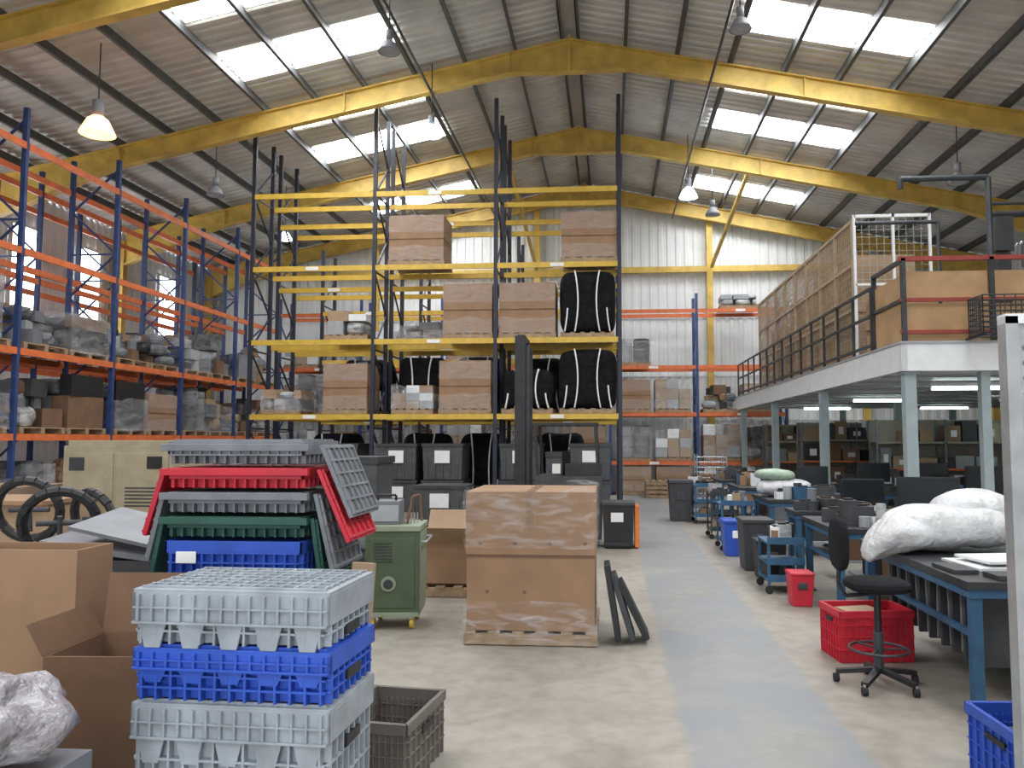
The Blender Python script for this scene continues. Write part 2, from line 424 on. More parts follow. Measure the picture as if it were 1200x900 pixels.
rack('x', 25.3, 1.05, FP, 6.4, FZ, BLUR, ORG, 'pallet_racking', 0)

# ---------------------------------------------------------------- pallet loads
def pallet(g, x, y, z, w, d, m=WOOD):
    for k in (-1, 0, 1):
        g.box((x, y+k*(d/2-.05), z+.05), (w, .09, .09), m)
    n = 6
    for i in range(n):
        g.box((x-w/2+.05+(w-.1)*i/(n-1), y, z+.107), (.1, d, .022), m)
def carton(g, x, y, z, w, d, h, m=CARD, film=True, seed=0):
    g.b2(x-w/2, y-d/2, z, x+w/2, y+d/2, z+h, m)
    g.b2(x-.04, y-d/2-.004, z+h*.0+.01, x+.04, y-d/2, z+h*.25, TAPE)
    g.b2(x-w/2-.01, y-d/2-.01, z+h*.46, x+w/2+.01, y+d/2+.01, z+h*.475, CARDD)
    g.b2(x-.005, y-d/2, z+h, x+.005, y+d/2, z+h+.003, CARDD)
    if film:
        g.shell(x-w/2, y-d/2, z-.05, x+w/2, y+d/2, z+h*.3, FILM, seed)
        g.shell(x-w/2, y-d/2, z+h*.62, x+w/2, y+d/2, z+h, FILM, seed+3)
def load(x, y, z, w, d, h, kind, pal=True, face='y'):
    g = G(); zz = z+.003; seed = random.random()*50
    if pal: pallet(g, x, y, zz, w, d); zz += .12
    h -= .12 if pal else 0; nm = 'pallet_load'; sm = False
    if kind == 'carton':
        carton(g, x, y, zz, w*.97, d*.97, h, random.choice((CARD, CARD, CARD2)), True, seed); nm = 'cardboard_pallet_box'
    elif kind == 'cartons':
        nx = 3; nz = 3
        for i in range(nx):
            for k in range(nz):
                if k == nz-1 and random.random() < .3: continue
                ww = w/nx; hh = h/nz
                g.box((x-w/2+ww*(i+.5), y, zz+hh*(k+.5)), (ww*.96, d*.9, hh*.97), random.choice((CARD, CARD2, CARD2, WHITE, CARD, LGREY)), rz=random.uniform(-.03, .03))
        g.shell(x-w/2, y-d/2, zz, x+w/2, y+d/2, zz+h*.95, FILMH if random.random() < .35 else FILM, seed); nm = 'wrapped_carton_pallet'
    elif kind == 'heap':
        # untidy mound of mixed equipment, bags and small boxes
        ms = (MGREY, DGREY, BLACK, LGREY, GOODS, GOODSD, CARD, CARDD, CARD2, GOODSD, MGREY)
        for r in range(3):
            hz = h*.36; zc = zz+r*h*.30; sp = (.5-.11*r)
            for i in range(7-r):
                px = x+random.uniform(-sp, sp)*w*.75; py = y+random.uniform(-sp, sp)*d*.75; ww = random.uniform(.2, .42)*w; dd2 = random.uniform(.25, .45)*d; hh = hz*random.uniform(.7, 1.15)
                m = random.choice(ms); q = random.random()
                px = max(x-w/2+ww/2, min(x+w/2-ww/2, px)); py = max(y-d/2+dd2/2, min(y+d/2-dd2/2, py))
                if q < .4: g.box((px, py, zc+hh/2), (ww, dd2, hh), m, rz=random.uniform(-.3, .3))
                elif q < .8: g.blob((px, py, zc+hh/2), (ww*1.1, dd2*1.1, hh), m, .04, 4, 3, nu=14, nv=8, seed=seed+i+r)
                else: g.cyl((px, py, zc), (px, py, zc+hh), ww*.35, m)
        if random.random() < .45: g.shell(x-w/2, y-d/2, zz-.05, x+w/2, y+d/2, zz+h*.55, FILM, seed, .04)
        nm = 'mixed_equipment_pallet'
    elif kind in ('wrap', 'wrapd'):
        pal_ = (GOODS, LGREY, CARD2, MGREY, WHITE) if kind == 'wrap' else (GOODSD, MGREY, DGREY, BLACK, CARDD)
        zc = zz
        for r in range(2):
            hh = h*(.5 if r == 0 else random.uniform(.3, .48)); q = x-w*.46
            while q < x+w*.4:
                ww = random.uniform(.22, .5)*w; ww = min(ww, x+w*.47-q)
                h2 = hh*(random.uniform(.6, 1.0) if r else 1)
                if random.random() < .5: g.box((q+ww/2, y+random.uniform(-.03, .03), zc+h2/2), (ww*.96, d*.88, h2), random.choice(pal_), rz=random.uniform(-.04, .04))
                else: g.blob((q+ww/2, y, zc+h2/2), (ww, d*.9, h2), random.choice(pal_[:2]), .03, 4, 4, nu=16, nv=8, seed=seed+q)
                q += ww+.01
            zc += hh
        if random.random() < .7: g.shell(x-w/2, y-d/2, zz-.05, x+w/2, y+d/2, zz+h*random.uniform(.5, .88), FILMH, seed, .03)
        nm = 'wrapped_pallet_load'
    elif kind == 'bags':
        g.blob((x, y, zz+h*.5), (w*1.04, d, h), BAG, .04, 3, 6, 24, 14, seed=seed)
        for s in (-1, 1):
            for o in (.17, .36):
                pts = [(x+s*w*(o+.06*abs(t)**2), y-d/2-.045+.16*max(0, abs(t)-.7), zz+h*(.5+.49*t)) for t in [k/4-1 for k in range(9)]]
                if o == .36: pts = pts[:4]
                for a, b in zip(pts[:-1], pts[1:]): g.beam(a, b, .03, .03, PAPER)
        nm = 'strapped_black_bulk_bag'; sm = False
    elif kind == 'bin':
        g.box((x, y, zz+h*.46), (w*.95, d*.95, h*.92), BINGREY, taper=.94)
        g.box((x, y, zz+h*.94), (w, d, h*.08), DGREY)
        for i in range(5):
            g.box((x-w*.36+i*w*.18, y-d*.475, zz+h*.4), (.03, .03, h*.7), BINGREY)
        g.box((x, y-d*.5, zz+h*.62), (w*.36, .008, h*.34), PAPER); nm = 'grey_pallet_tote'
    elif kind == 'drums':
        for i in range(2):
            cx = x-w*.25+i*w*.5
            g.lathe([(0.001, 0), (w*.23, 0), (w*.235, h*.3), (w*.245, h*.33), (w*.235, h*.36), (w*.235, h*.63), (w*.245, h*.66), (w*.235, h*.69), (w*.23, h*.95), (w*.2, h*.97), (.001, h*.97)], (cx, y, zz), random.choice((LGREY, MGREY, DGREY)), 18)
        g.shell(x-w/2, y-d*.3, zz, x+w/2, y+d*.3, zz+h*.9, FILMH, seed); nm = 'wrapped_drum_pallet'
    elif kind == 'machines':
        n = 3
        for i in range(n):
            cx = x-w/2+w/n*(i+.5); hh = h*random.uniform(.7, 1)
            g.box((cx, y, zz+hh*.45), (w/n*.85, d*.8, hh*.9), random.choice((MGREY, LGREY, DGREY, MGREY)))
            g.box((cx, y-d*.41, zz+hh*.5), (w/n*.6, .02, hh*.35), BLACK); g.box((x+w*.41, y, zz+h*.4), (.02, d*.5, h*.3), BLACK)
            g.cyl((cx, y-.1, zz+hh*.9), (cx, y-.1, zz+hh*.98), .08, DSTEEL)
        g.shell(x-w/2, y-d/2, zz, x+w/2, y+d/2, zz+h*.7, FILM, seed); nm = 'wrapped_equipment_pallet'
    g.build(nm, smooth=sm)

kinds = ['heap', 'wrapd', 'heap', 'wrap', 'drums', 'wrapd', 'heap', 'carton', 'machines', 'heap']
for bi in range(3, 8):
    y0, y1 = LP[bi], LP[bi+1]
    for li, z in enumerate([0]+LZ[:3]):
        for k in (0, 1):
            if li == 3 and random.random() < .8: continue
            if li == 3 and bi < 6: continue
            yy = y0+(y1-y0)*(.27+.46*k)
            kd = random.choice(kinds if li else ['machines', 'wrapd', 'drums', 'heap'])
            h = random.uniform(.8, 1.35) if li != 0 else 1.4
            load(-10.75, yy, z, 1.05, 1.15, h, kd)
    for li, z in enumerate([0]+LZ[:2]):
        if random.random() < .6: load(-12.45, (y0+y1)/2, z, 1.05, 1.5, random.uniform(.9, 1.2), random.choice(kinds))

yc = 18.05
for px, z, w, h, kd in [(-6.0, 2.32, 1.05, 1.15, 'carton'), (-6.0, 4.02, 1.0, .75, 'wrap'), (-7.5, 2.32, .9, .6, 'wrap'),
    (-4.45, 2.32, .95, .65, 'cartons'), (-3.25, 2.32, 1.2, 1.2, 'carton'), (-3.2, 4.02, 1.15, 1.25, 'carton'), (-4.4, 5.72, 1.3, 1.15, 'carton'),
    (-1.85, 4.02, 1.3, 1.25, 'carton'), (-.5, 4.02, 1.2, 1.52, 'bags'), (-.5, 2.32, 1.25, 1.45, 'bags'),
    (-.45, 5.72, 1.28, 1.15, 'carton'), (-1.85, 2.32, 1.15, 1.0, 'bags')]:
    load(px, yc, z, w, 1.0, h, kd)
yc = 19.5
for px, z, w, h, kd in [(-4.6, 2.32, 1.15, 1.45, 'bags'), (-3.2, 2.32, 1.1, 1.45, 'bags'), (-4.6, 4.02, 1.1, .7, 'wrap'), (-7.2, 2.32, 1.1, 1.2, 'wrapd'),
    (-1.7, 2.32, 1.1, 1.4, 'bags'), (-6.0, 2.32, 1.1, 1.4, 'bags'), (-4.5, 0, 1.1, 1.9, 'bags'), (-3.1, 0, 1.1, 1.9, 'bags'), (-6.8, 0, 1.1, 1.9, 'bags'), (-1.2, 0, 1.1, 1.9, 'bags'), (-2., 4.02, 1.1, .7, 'cartons')]:
    load(px, yc, z, w, 1.0, h, kd)
for px, z, w, h, kd in [(-7.5, 0, 1.1, 1.2, 'wrapd'), (-1.3, 2.3, 1.1, 1.2, 'bags'), (-6.4, 2.3, 1.1, 1.1, 'wrap'), (-3.6, 2.3, 1.1, 1.1, 'bags'), (-3.6, 4.0, 1.1, 1.0, 'heap')]:
    load(px, 22.55, z, w, 1.0, h, kd)
for x in (-7.2, -6.15, -4.8, -3.75, -2.0, -.45):
    load(x, 18.05, 0, .95, 1.0, .85, 'bin'); load(x, 18.05, .853, .95, 1.0, .82, 'bin', pal=False)
load(-1.2, 18.1, 0, .5, .9, 1.5, 'bin')
for i in range(6):
    for li, z in enumerate([0]+FZ):
        for k in (0, 1):
            if li == 4: continue
            if li == 3 and random.random() < .25: continue
            xx = FP[i]+2.72*(.27+.46*k)
            kd = random.choice(['carton', 'wrap', 'cartons', 'wrap', 'drums', 'cartons', 'heap'])
            load(xx, 25.8, z, 1.12, .95, random.uniform(.85, 1.2) if li else .9, kd)
load(4.1, 25.8, 5.9, 1.2, .95, .5, 'wrap')

# ---------------------------------------------------------------- mezzanine
MX = 3.94; MY = 11.0; MYE = 25.0; MZ0 = 2.67; MZ1 = 3.07
g = G()
g.b2(MX, MY, MZ0+.03, XR-.5, MYE, MZ1, WHITE)
g.b2(MX-.03, MY-.03, MZ0, MX+.05, MYE, MZ1-.02, WHITE); g.b2(MX-.03, MY-.03, MZ0, XR-.5, MY+.05, MZ1-.02, WHITE)
g.b2(MX-.05, MY-.05, MZ1-.03, XR-.5, MYE, MZ1, LGREY)
for y in [MY+k*1.15 for k in range(1, 12)]:
    g.b2(MX+.1, y-.02, MZ0+.0, XR-.5, y+.02, MZ0+.03, LGREY)
g.build('mezzanine_deck')
for x in (MX+.12, 7.0, 10.2):
    for y in (11.15, 15.5, 20.0, 24.6):
        g = G(); g.b2(x-.075, y-.075, 0, x+.075, y+.075, MZ0-.003, COLG); g.b2(x-.13, y-.13, 0, x+.13, y+.13, .02, COLG); g.b2(x-.11, y-.11, MZ0-.03, x+.11, y+.11, MZ0-.003, COLG)
        g.build('steel_column')
g = G(); x = 5.05; g.b2(x-.06, 11.1, 0, x+.06, 11.22, MZ0-.003, COLG); g.b2(x-.1, 11.05, 0, x+.1, 11.27, .02, COLG); g.build('steel_column')

g = G()
RZ = 4.22
for x in (MX+.05, 5.15, 6.3, 7.5, 8.7, 9.9, 11.1, 12.2): g.b2(x-.03, MY+.02, MZ1, x+.03, MY+.08, RZ, DSTEEL)
g.b2(MX, MY+.02, RZ-.04, XR-.5, MY+.08, RZ+.02, REDR)
for z in (3.18, 3.62): g.b2(MX, MY+.03, z, XR-.5, MY+.07, z+.05, REDR)
g.b2(MX+.1, MY+.11, MZ1, 5.13, MY+.13, 3.60, PLY); g.b2(MX+.1, MY+.11, 3.64, 5.13, MY+.13, 4.05, PLY)
g.b2(5.17, MY+.11, MZ1, XR-.5, MY+.13, 3.60, PLY); g.b2(5.17, MY+.11, 3.64, XR-.5, MY+.13, 4.05, PLY)
g.b2(MX+.05, MY+.15, 3.1, MX+.07, MY+1.2, 4.0, PLY)
g.b2(MX+.02, MY+1.22, MZ1, MX+.08, MY+1.28, RZ, DSTEEL)
for z in (RZ-.05, 3.62): g.b2(MX+.02, MY+.08, z, MX+.08, MY+1.25, z+.05, DSTEEL)
g.build('mezzanine_guard_rail')
g = G()
y = 12.3
while y < 25: g.b2(MX+.0, y-.02, MZ1, MX+.04, y+.02, 4.05, DSTEEL); y += .9
for z in (3.15, 3.6, 4.02): g.b2(MX, 12.3, z, MX+.04, 24.95, z+.04, DSTEEL)
g.build('mezzanine_side_railing')
g = G()
fx = MX+.14; FZT = 5.45
TANW = mat('tan_timber_frame', (.40, .30, .20), .7)
ys = [13.5+1.05*k for k in range(9)]
for y in ys: g.b2(fx-.03, y-.03, MZ1, fx+.03, y+.03, FZT, TANW)
for z in (3.1, 3.9, 4.65, FZT-.06): g.b2(fx-.02, ys[0], z, fx+.02, ys[-1], z+.06, TANW)
z = 3.2
while z < FZT: g.b2(fx-.004, ys[0], z, fx+.004, ys[-1], z+.010, TANW); z += .12
y = ys[0]
while y < ys[-1]: g.b2(fx-.004, y, MZ1, fx+.004, y+.010, FZT, TANW); y += .12
g.add([(fx+.05, ys[0], MZ1), (fx+.05, ys[-1], MZ1), (fx+.05, ys[-1], FZT), (fx+.05, ys[0], FZT)], [(0, 1, 2, 3)], POLY)
for x in (fx, fx+.63, 5.3): g.b2(x-.02, 13.4, MZ1, x+.02, 13.45, FZT+.05, WHITE)
g.b2(fx, 13.4, FZT, 5.3, 13.45, FZT+.05, WHITE); g.b2(fx, 13.4, 4.3, 5.3, 13.45, 4.34, WHITE)
x = fx
while x < 5.3: g.b2(x, 13.42, MZ1, x+.006, 13.43, FZT, STEEL); x += .12
z = 3.2
while z < FZT: g.b2(fx, 13.42, z, 5.3, 13.43, z+.006, STEEL); z += .12
g.build('wire_mesh_storage_cage')
for x, y, w, d, h in ((4.8, 14.6, 1, 1, 1.9), (4.85, 16.4, 1.1, 1.2, 2.0), (4.8, 18.4, 1.1, 1.2, 1.8), (6.3, 15, 1.2, 1.2, 1.5), (4.75, 12.95, 1.1, .7, .95), (6.9, 14.2, 1.2, 1., 1.3), (6.5, 18, 1.4, 1.4, 1.7), (4.8, 20.6, 1.1, 1.2, 1.5)):
    g = G(); carton(g, x, y, MZ1+.003, w, d, h, random.choice((CARD, PLY, CARD2)), False); g.build('cardboard_box')
g = G()
def pip(pts, r=.05): g.tube(pts, r, DSTEEL, 8)
pip([(5.55, 11.9, MZ1), (5.55, 11.9, 5.6), (4.3, 11.9, 5.6), (4.3, 11.9, 5.45)], .045)
pip([(6.9, 12.3, MZ1), (6.9, 12.3, 5.15), (5.7, 12.3, 5.15)], .05)
pip([(6.2, 11.8, MZ1), (6.2, 11.8, 4.8), (7.6, 11.8, 4.8)], .05)
pip([(5.55, 11.9, 5.2), (7.4, 11.9, 5.2)], .025)
pip([(4.9, 12.1, MZ1), (4.9, 12.1, 5.0), (3.7, 12.1, 5.0)], .03)
g.box((5.75, 12.0, 4.75), (.25, .25, .5), DSTEEL); g.box((6.4, 12.1, 4.5), (.5, .3, .35), DGREY)
g.box((5.75, 12.0, MZ1+.7), (.18, .18, 1.4), DSTEEL)
g.box((6.4, 12.1, MZ1+.65), (.12, .12, 1.3), DSTEEL)
g.build('extraction_pipework')

TUBE = emit_mat('fluorescent_tube', (0.82, 1.0, 0.96), 12)
for x in (5.85, 8.9):
    for y in (13.4, 17.6, 22.0):
        g = G(); g.box((x, y, MZ0-.03), (1.3, .13, .05), WHITE); g.box((x, y, MZ0-.085), (1.2, .08, .05), TUBE)
        g.box((x-.62, y, MZ0-.07), (.03, .06, .05), WHITE); g.box((x+.62, y, MZ0-.07), (.03, .06, .05), WHITE)
        g.build('fluorescent_light')

SHELFB = mat('beige_shelf_metal', (.30, .27, .22), .6)
def shelf(x0, x1, y, zs=(.5, 1.1, 1.7), d=.5, name='stock_shelving', ztop=2.2):
    g = G(); x = x0; step = (x1-x0)/max(1, round((x1-x0)/1.5))
    while x <= x1+.01:
        for dy in (0, d): g.b2(x-.02, y+dy-.02, 0, x+.02, y+dy+.02, ztop, MGREY)
        x += step
    g.b2(x0, y+d+.02, 0, x1, y+d+.04, ztop, SHELFB)
    for z in zs:
        g.b2(x0, y-.02, z-.045, x1, y+.0, z, ORG if z == zs[1] else SHELFB); g.b2(x0, y, z-.02, x1, y+d, z, SHELFB)
    for z in (0,)+tuple(zs):
        q = x0+.08
        while q < x1-.3:
            w = random.uniform(.2, .5); h = random.uniform(.22, .48)
            if q+w > x1: break
            if random.random() < .92:
                g.box((q+w/2, y+d/2, z+h/2+.003), (w*.94, d*.8, h), random.choice((CARD, CARD2, CARD, MGREY, WHITE, DGREY, BLACK, CARDD, LGREY, CARD2, BEIGE)))
                if random.random() < .4: g.box((q+w/2, y+d*.1-.005, z+h/2), (w*.4, .01, h*.4), PAPER)
            q += w+.02
    g.build(name)
shelf(4.6, 9.1, 24.0); shelf(9.3, 12.0, 24.0); shelf(6.0, 9.0, 18.5); shelf(8.6, 12.0, 15.5); shelf(7.4, 9.8, 12.6)
shelf(5.0, 7.8, 21.3, (.6, 1.2, 1.75))

# ---------------------------------------------------------------- workbenches
def bench(x0, x1, y0, y1, z=.85, hang=False, mt=DSTEEL):
    g = G()
    g.b2(x0, y0, z-.05, x1, y1, z, mt); g.b2(x0+.02, y0+.02, z-.11, x1-.02, y1-.02, z-.05, BENCHB)
    n = max(2, int((x1-x0)/1.0)+1)
    for y in (y0+.07, y1-.07):
        for i in range(n):
            x = x0+.07+(x1-x0-.14)*i/(n-1)
            g.b2(x-.035, y-.035, 0, x+.035, y+.035, z-.1, BENCHB); g.b2(x-.06, y-.06, 0, x+.06, y+.06, .015, BENCHB)
    for x in (x0+.07, x1-.07): g.b2(x-.02, y0+.07, .48, x+.02, y1-.07, .52, BENCHB)
    g.b2(x0+.5, y0+.07, .2, x1-.05, y1-.07, .23, STEEL)
    if hang:
        for i in range(9):
            yy = y0+.2+i*.2
            g.box((x0+.35, yy, z-.36), (.42, .03, .46), DGREY, rx=random.uniform(-.12, .12))
            g.box((x0+.33, yy+.05, z-.34), (.38, .02, .42), MGREY, rx=random.uniform(-.12, .12))
        for i in range(7): g.box((x0+.62+i*.14, y0+.25, z-.38), (.03, .3, .5), random.choice((DGREY, MGREY, BLACK)), ry=random.uniform(-.1, .1))
    else:
        q = y0+.1
        while q < y1-.3:
            w = random.uniform(.2, .4); h = random.uniform(.15, .38)
            g.box((x0+.85, q+w/2, .233+h/2), (.5, w*.9, h), random.choice((BLACK, DGREY, CARD, MGREY, CARDD)))
            q += w
    g.build('workbench', bevel=.004)
bench(2.25, 3.9, 5.3, 7.5, hang=True)
for a in ((2.25, 3.7, 8.3, 9.7), (2.3, 3.6, 10.3, 10.85), (2.35, 3.6, 12.2, 13.6), (2.4, 3.6, 15.2, 16.8), (2.4, 3.5, 18, 19.5),
          (4.3, 6.2, 11.9, 12.6), (4.5, 6.5, 14.0, 14.9), (4.5, 6.6, 16.6, 17.4)):
    bench(*a)

g = G()
g.blob((2.72, 6.75, 1.05), (1.1, .6, .36), BUBBLE, .05, 3, 2.6, 32, 18, seed=3, rz=.15)
g.blob((3.0, 6.9, 1.14), (.65, .55, .38), BUBBLE, .05, 3, 2.5, 28, 16, seed=9, rz=-.1)
g.blob((2.30, 6.65, 1.0), (.6, .5, .30), BUBBLE, .05, 4, 2.4, 28, 16, seed=5, droop=.2)
g.build('bubble_wrapped_bundle', smooth=True)
g = G()
g.box((2.95, 6.0, .862), (.95, .5, .018), WHITE, rz=.1); g.box((3.0, 6.05, .882), (.8, .45, .018), LGREY, rz=-.05); g.box((2.9, 6.0, .902), (.7, .4, .018), WHITE, rz=.18)
g.build('stacked_white_panels')
g = G()
g.box((2.7, 5.44, .868), (.5, .2, .03), DGREY, rz=.05); g.box((3.3, 5.44, .875), (.4, .2, .045), MGREY, rz=-.05)
g.box((2.36, 5.75, .866), (.16, .34, .025), DGREY, rz=.05)
g.build('flat_electronic_parts')

def monitor(x, y, z, w=.5, h=.32, rz=0):
    g = G(); g.box((x, y, z+.14+h/2), (w, .045, h), BLACK); g.box((x, y-.025, z+.14+h/2), (w-.03, .006, h-.03), SCREEN)
    g.box((x, y+.02, z+.09), (.05, .03, .18), BLACK); g.box((x, y+.02, z+.01), (.24, .18, .015), BLACK); g.rot(rz, x, y); g.build('computer_monitor')
monitor(3.35, 8.75, .853, .62, .36, -.1); monitor(2.9, 9.5, .853, .5, .3, .1); monitor(3.3, 13.4, .853); monitor(5.6, 12.4, .853, .6, .36); monitor(4.7, 14.7, .853, .55, .34); monitor(5.7, 14.7, .853, .55, .34)

def clutter(g, x0, x1, y0, y1, z, n, hs=(.06, .28)):
    for i in range(n):
        w = random.uniform(.1, .32); d = random.uniform(.1, .3); h = random.uniform(*hs)
        x = random.uniform(x0+w/2, x1-w/2); y = random.uniform(y0+d/2, max(y0+d/2+.01, y1-d/2))
        m = random.choice((MGREY, DGREY, BLACK, WHITE, LGREY, CARD, BLACK, BENCHB, DGREY, GOODS, DGREY, CARD2))
        if i % 3 == 0: g.cyl((x, y, z), (x, y, z+h), w*.3, m)
        else:
            g.box((x, y, z+h/2), (w, d, h), m, rz=random.uniform(-.5, .5)); g.box((x, y, z+h+.01), (w*.5, d*.5, .02), BLACK)
for a, n in (((2.3, 2.95, 8.35, 9.3), 16), ((2.35, 3.5, 10.33, 10.8), 14), ((2.4, 3.5, 12.25, 12.5), 8), ((2.45, 3.5, 15.3, 16.6), 18), ((2.45, 3.4, 18.1, 19.4), 16),
             ((4.35, 5.2, 11.95, 12.5), 12), ((4.6, 6.4, 14.05, 14.5), 12), ((4.6, 6.5, 16.65, 17.3), 16)):
    g = G(); clutter(g, *a, .853, n); g.build('bench_tools_and_parts')
g = G(); g.blob((2.75, 12.95, 1.0), (.85, .6, .28), BUBBLE, .05, 4, 2.6, seed=4); g.blob((2.6, 12.9, 1.2), (.6, .45, .18), mat('pale_green_wrap', (.36, .47, .36), .4, bump=.6, bscale=8), .05, 4, 2.6, seed=7)
g.build('wrapped_bundle', smooth=True)
def trolley(x, y, w, d, h, m):
    g = G()
    for sx in (-1, 1):
        for sy in (-1, 1):
            px, py = x+sx*(w/2-.02), y+sy*(d/2-.02)
            g.b2(px-.015, py-.015, .1, px+.015, py+.015, h, m); g.cyl((px, py-.015, .045), (px, py+.015, .045), .045, RUBBER)
    for z in (.14, h*.55, h-.04): g.b2(x-w/2, y-d/2, z, x+w/2, y+d/2, z+.025, m); g.b2(x-w/2, y-d/2-.01, z, x+w/2, y-d/2, z+.08, m)
    clutter(g, x-w/2+.02, x+w/2-.02, y-d/2+.05, y+d/2-.05, .166, 4, (.08, .22)); clutter(g, x-w/2+.02, x+w/2-.02, y-d/2+.05, y+d/2-.05, h-.012, 5, (.05, .2))
    g.build('parts_trolley')
trolley(1.98, 9.6, .42, .6, .6, BENCHB); trolley(1.98, 13.1, .5, .6, .75, BENCHB); trolley(2.0, 14.6, .5, .6, .8, DSTEEL); trolley(2.0, 17.2, .5, .7, .8, BENCHB); trolley(2.0, 19.3, .5, .6, .7, MGREY)

# ---------------------------------------------------------------- crates
def crate(g, cx, cy, z0, w, d, h, m, rz=0, lid=True, teeth=True, open_=False, band=.055):
    q = G(); z1 = z0+h
    if open_:
        t = .012
        for sx, sy, ww, dd in ((0, -1, w, t), (0, 1, w, t), (-1, 0, t, d), (1, 0, t, d)):
            q.box((cx+sx*(w/2-t/2)*.97, cy+sy*(d/2-t/2)*.97, z0+h/2), (ww*.97, dd if sy else dd*.97, h), m)
        q.box((cx, cy, z0+.01), (w*.95, d*.95, .02), m)
    else:
        q.box((cx, cy, z0+h/2-.002), (w*.95, d*.93, h-.004), m, taper=.95)
    for sy in (-1, 1): q.box((cx, cy+sy*d/2, z1-band/2), (w+.012, .012, band), m)
    for sx in (-1, 1): q.box((cx+sx*w/2, cy, z1-band/2), (.012, d+.012, band), m)
    n = 13
    for i in range(n):
        x = cx-w*.46+w*.92*i/(n-1)
        for sy in (-1, 1): q.box((x, cy+sy*d*.475, z0+(h-band)/2), (.008, .035, h-band), m)
    n2 = 8
    for i in range(n2):
        y = cy-d*.44+d*.88*i/(n2-1)
        for sx in (-1, 1): q.box((cx+sx*w*.48, y, z0+(h-band)/2), (.03, .008, h-band), m)
    for zz in (.25, .5, .72):
        if h > .12:
            for sy in (-1, 1): q.box((cx, cy+sy*d*.478, z0+h*zz), (w*.97, .03, .007), m)
            for sx in (-1, 1): q.box((cx+sx*w*.48, cy, z0+h*zz), (.028, d*.96, .007), m)
    if h > .14:
        for sx in (-1, 1): q.box((cx+sx*(w*.49), cy, z1-band-.04), (.03, d*.3, .03), BLACK)
    if teeth:
        k = 5; tw = w/k; th = band*.85
        for i in range(k):
            x = cx-w/2+tw*(i+.5); y = cy-d/2-.007
            vs = [(x-tw*.36, y, z1-band), (x+tw*.36, y, z1-band), (x+tw*.2, y, z1-band-th), (x-tw*.2, y, z1-band-th),
                  (x-tw*.36, y+.01, z1-band), (x+tw*.36, y+.01, z1-band), (x+tw*.2, y+.01, z1-band-th), (x-tw*.2, y+.01, z1-band-th)]
            q.add(vs, [(3, 2, 1, 0), (4, 5, 6, 7), (0, 4, 7, 3), (1, 2, 6, 5), (3, 7, 6, 2), (0, 1, 5, 4)], m)
    if lid:
        q.box((cx, cy, z1+.004), (w+.01, d+.01, .012), m)
        for i in range(13): q.box((cx-w*.46+w*.92*i/12, cy, z1+.013), (.007, d*.94, .010), m)
        for i in range(8): q.box((cx, cy-d*.46+d*.92*i/7, z1+.013), (w*.96, .007, .010), m)
        for i in range(14): q.box((cx-w*.47+w*.94*i/13, cy-d/2-.012, z1-band*.5), (.008, .014, band*.9), m)
        q.box((cx, cy-d/2-.012, z1-band), (w, .014, .008), m); q.box((cx, cy-d/2-.011, z1-band*.5), (w, .012, .006), m)
    q.rot(rz, cx, cy)
    o = len(g.v); g.v += q.v
    for f, k in zip(q.f, q.mi): g.f.append([i+o for i in f]); g.mi.append(g.idx(q.mats[k]))

cx, cy = -1.14, 2.56; rz = -.03
for nm, m, z0, h, b in (('grey_lidded_crate', CGREY, 0.0, .32, .06), ('grey_lidded_crate', CGREY, .34, .27, .06), ('grey_lidded_crate', CGREY, .63, .31, .09), ('blue_lidded_crate', CBLUE, .96, .145, .05), ('grey_lidded_crate', CGREY, 1.127, .155, .09)):
    g = G(); crate(g, cx+random.uniform(-.008, .008), cy, z0, .62, .38, h, m, rz+random.uniform(-.015, .015), band=b)
    g.build(nm, bevel=.0015)
def flap(g, x, y, z, side, m, L=.36, w=.36, ang=20):
    a = radians(ang); dx = side*sin(a); dz = -cos(a)
    q = Vector((x, y, z))
    c = q+Vector((dx*L/2, 0, dz*L/2))
    g.box(c, (.018, w, L), m, ry=-side*a)
    nrm = Vector((side*cos(a), 0, sin(a)))
    for i in range(6): g.box(c+nrm*.014+Vector((0, -w*.45+w*.9*i/5, 0)), (.012, .012, L*.96), m, ry=-side*a)
    for i in range(6): g.box(c+nrm*.014+Vector((dx, 0, dz))*(L*(-.45+.9*i/5)), (.012, w*.96, .012), m, ry=-side*a)
cx, cy = -1.62, 3.55
zs = [(.0, .30, CGREYD, 0), (.31, .30, CBLUE, 0), (.62, .22, CGREYD, 0), (.85, .27, CBLUE, 0), (1.125, .20, CBLUE, 1), (1.33, .10, CGREEN, 1), (1.435, .10, CGREYD, 1), (1.54, .10, CRED, 1), (1.645, .10, CGREYD, 1)]
for z0, h, m, fl in zs:
    g = G(); crate(g, cx, cy, z0, .6, .42, h-.012, m, 0, lid=(fl == 0 or z0 > 1.6), teeth=False, band=.05)
    if fl and z0 > 1.3:
        g.box((cx, cy-.22, z0+h-.03), (.66, .03, .03), m)
        k = (z0-1.33)/.105
        flap(g, cx+.335+.012*k, cy, z0+h-.02, 1, m, .34, .38, 9+5*k if m != CRED else 24)
        if m != CGREYD or z0 < 1.6: flap(g, cx-.335, cy, z0+h-.02, -1, m, .3, .38, 10+3*k)
    if m is CBLUE and fl: g.box((cx-.2, cy-.232, z0+.12), (.09, .004, .05), PAPER)
    g.build({'crate_dull_grey_plastic': 'grey_crate', 'crate_blue_plastic': 'blue_crate', 'crate_green_plastic': 'green_crate', 'crate_red_plastic': 'red_crate'}[m.name], bevel=.002)
g = G(); crate(g, -1.19, 4.3, 0.003, .42, .58, .33, CBROWN, -.12, lid=False, open_=True, teeth=False); g.build('taupe_open_crate', bevel=.002)
g = G(); crate(g, 2.10, 4.2, 0.003, .42, .6, .36, CBLUE, .05, lid=False, open_=True, teeth=False)
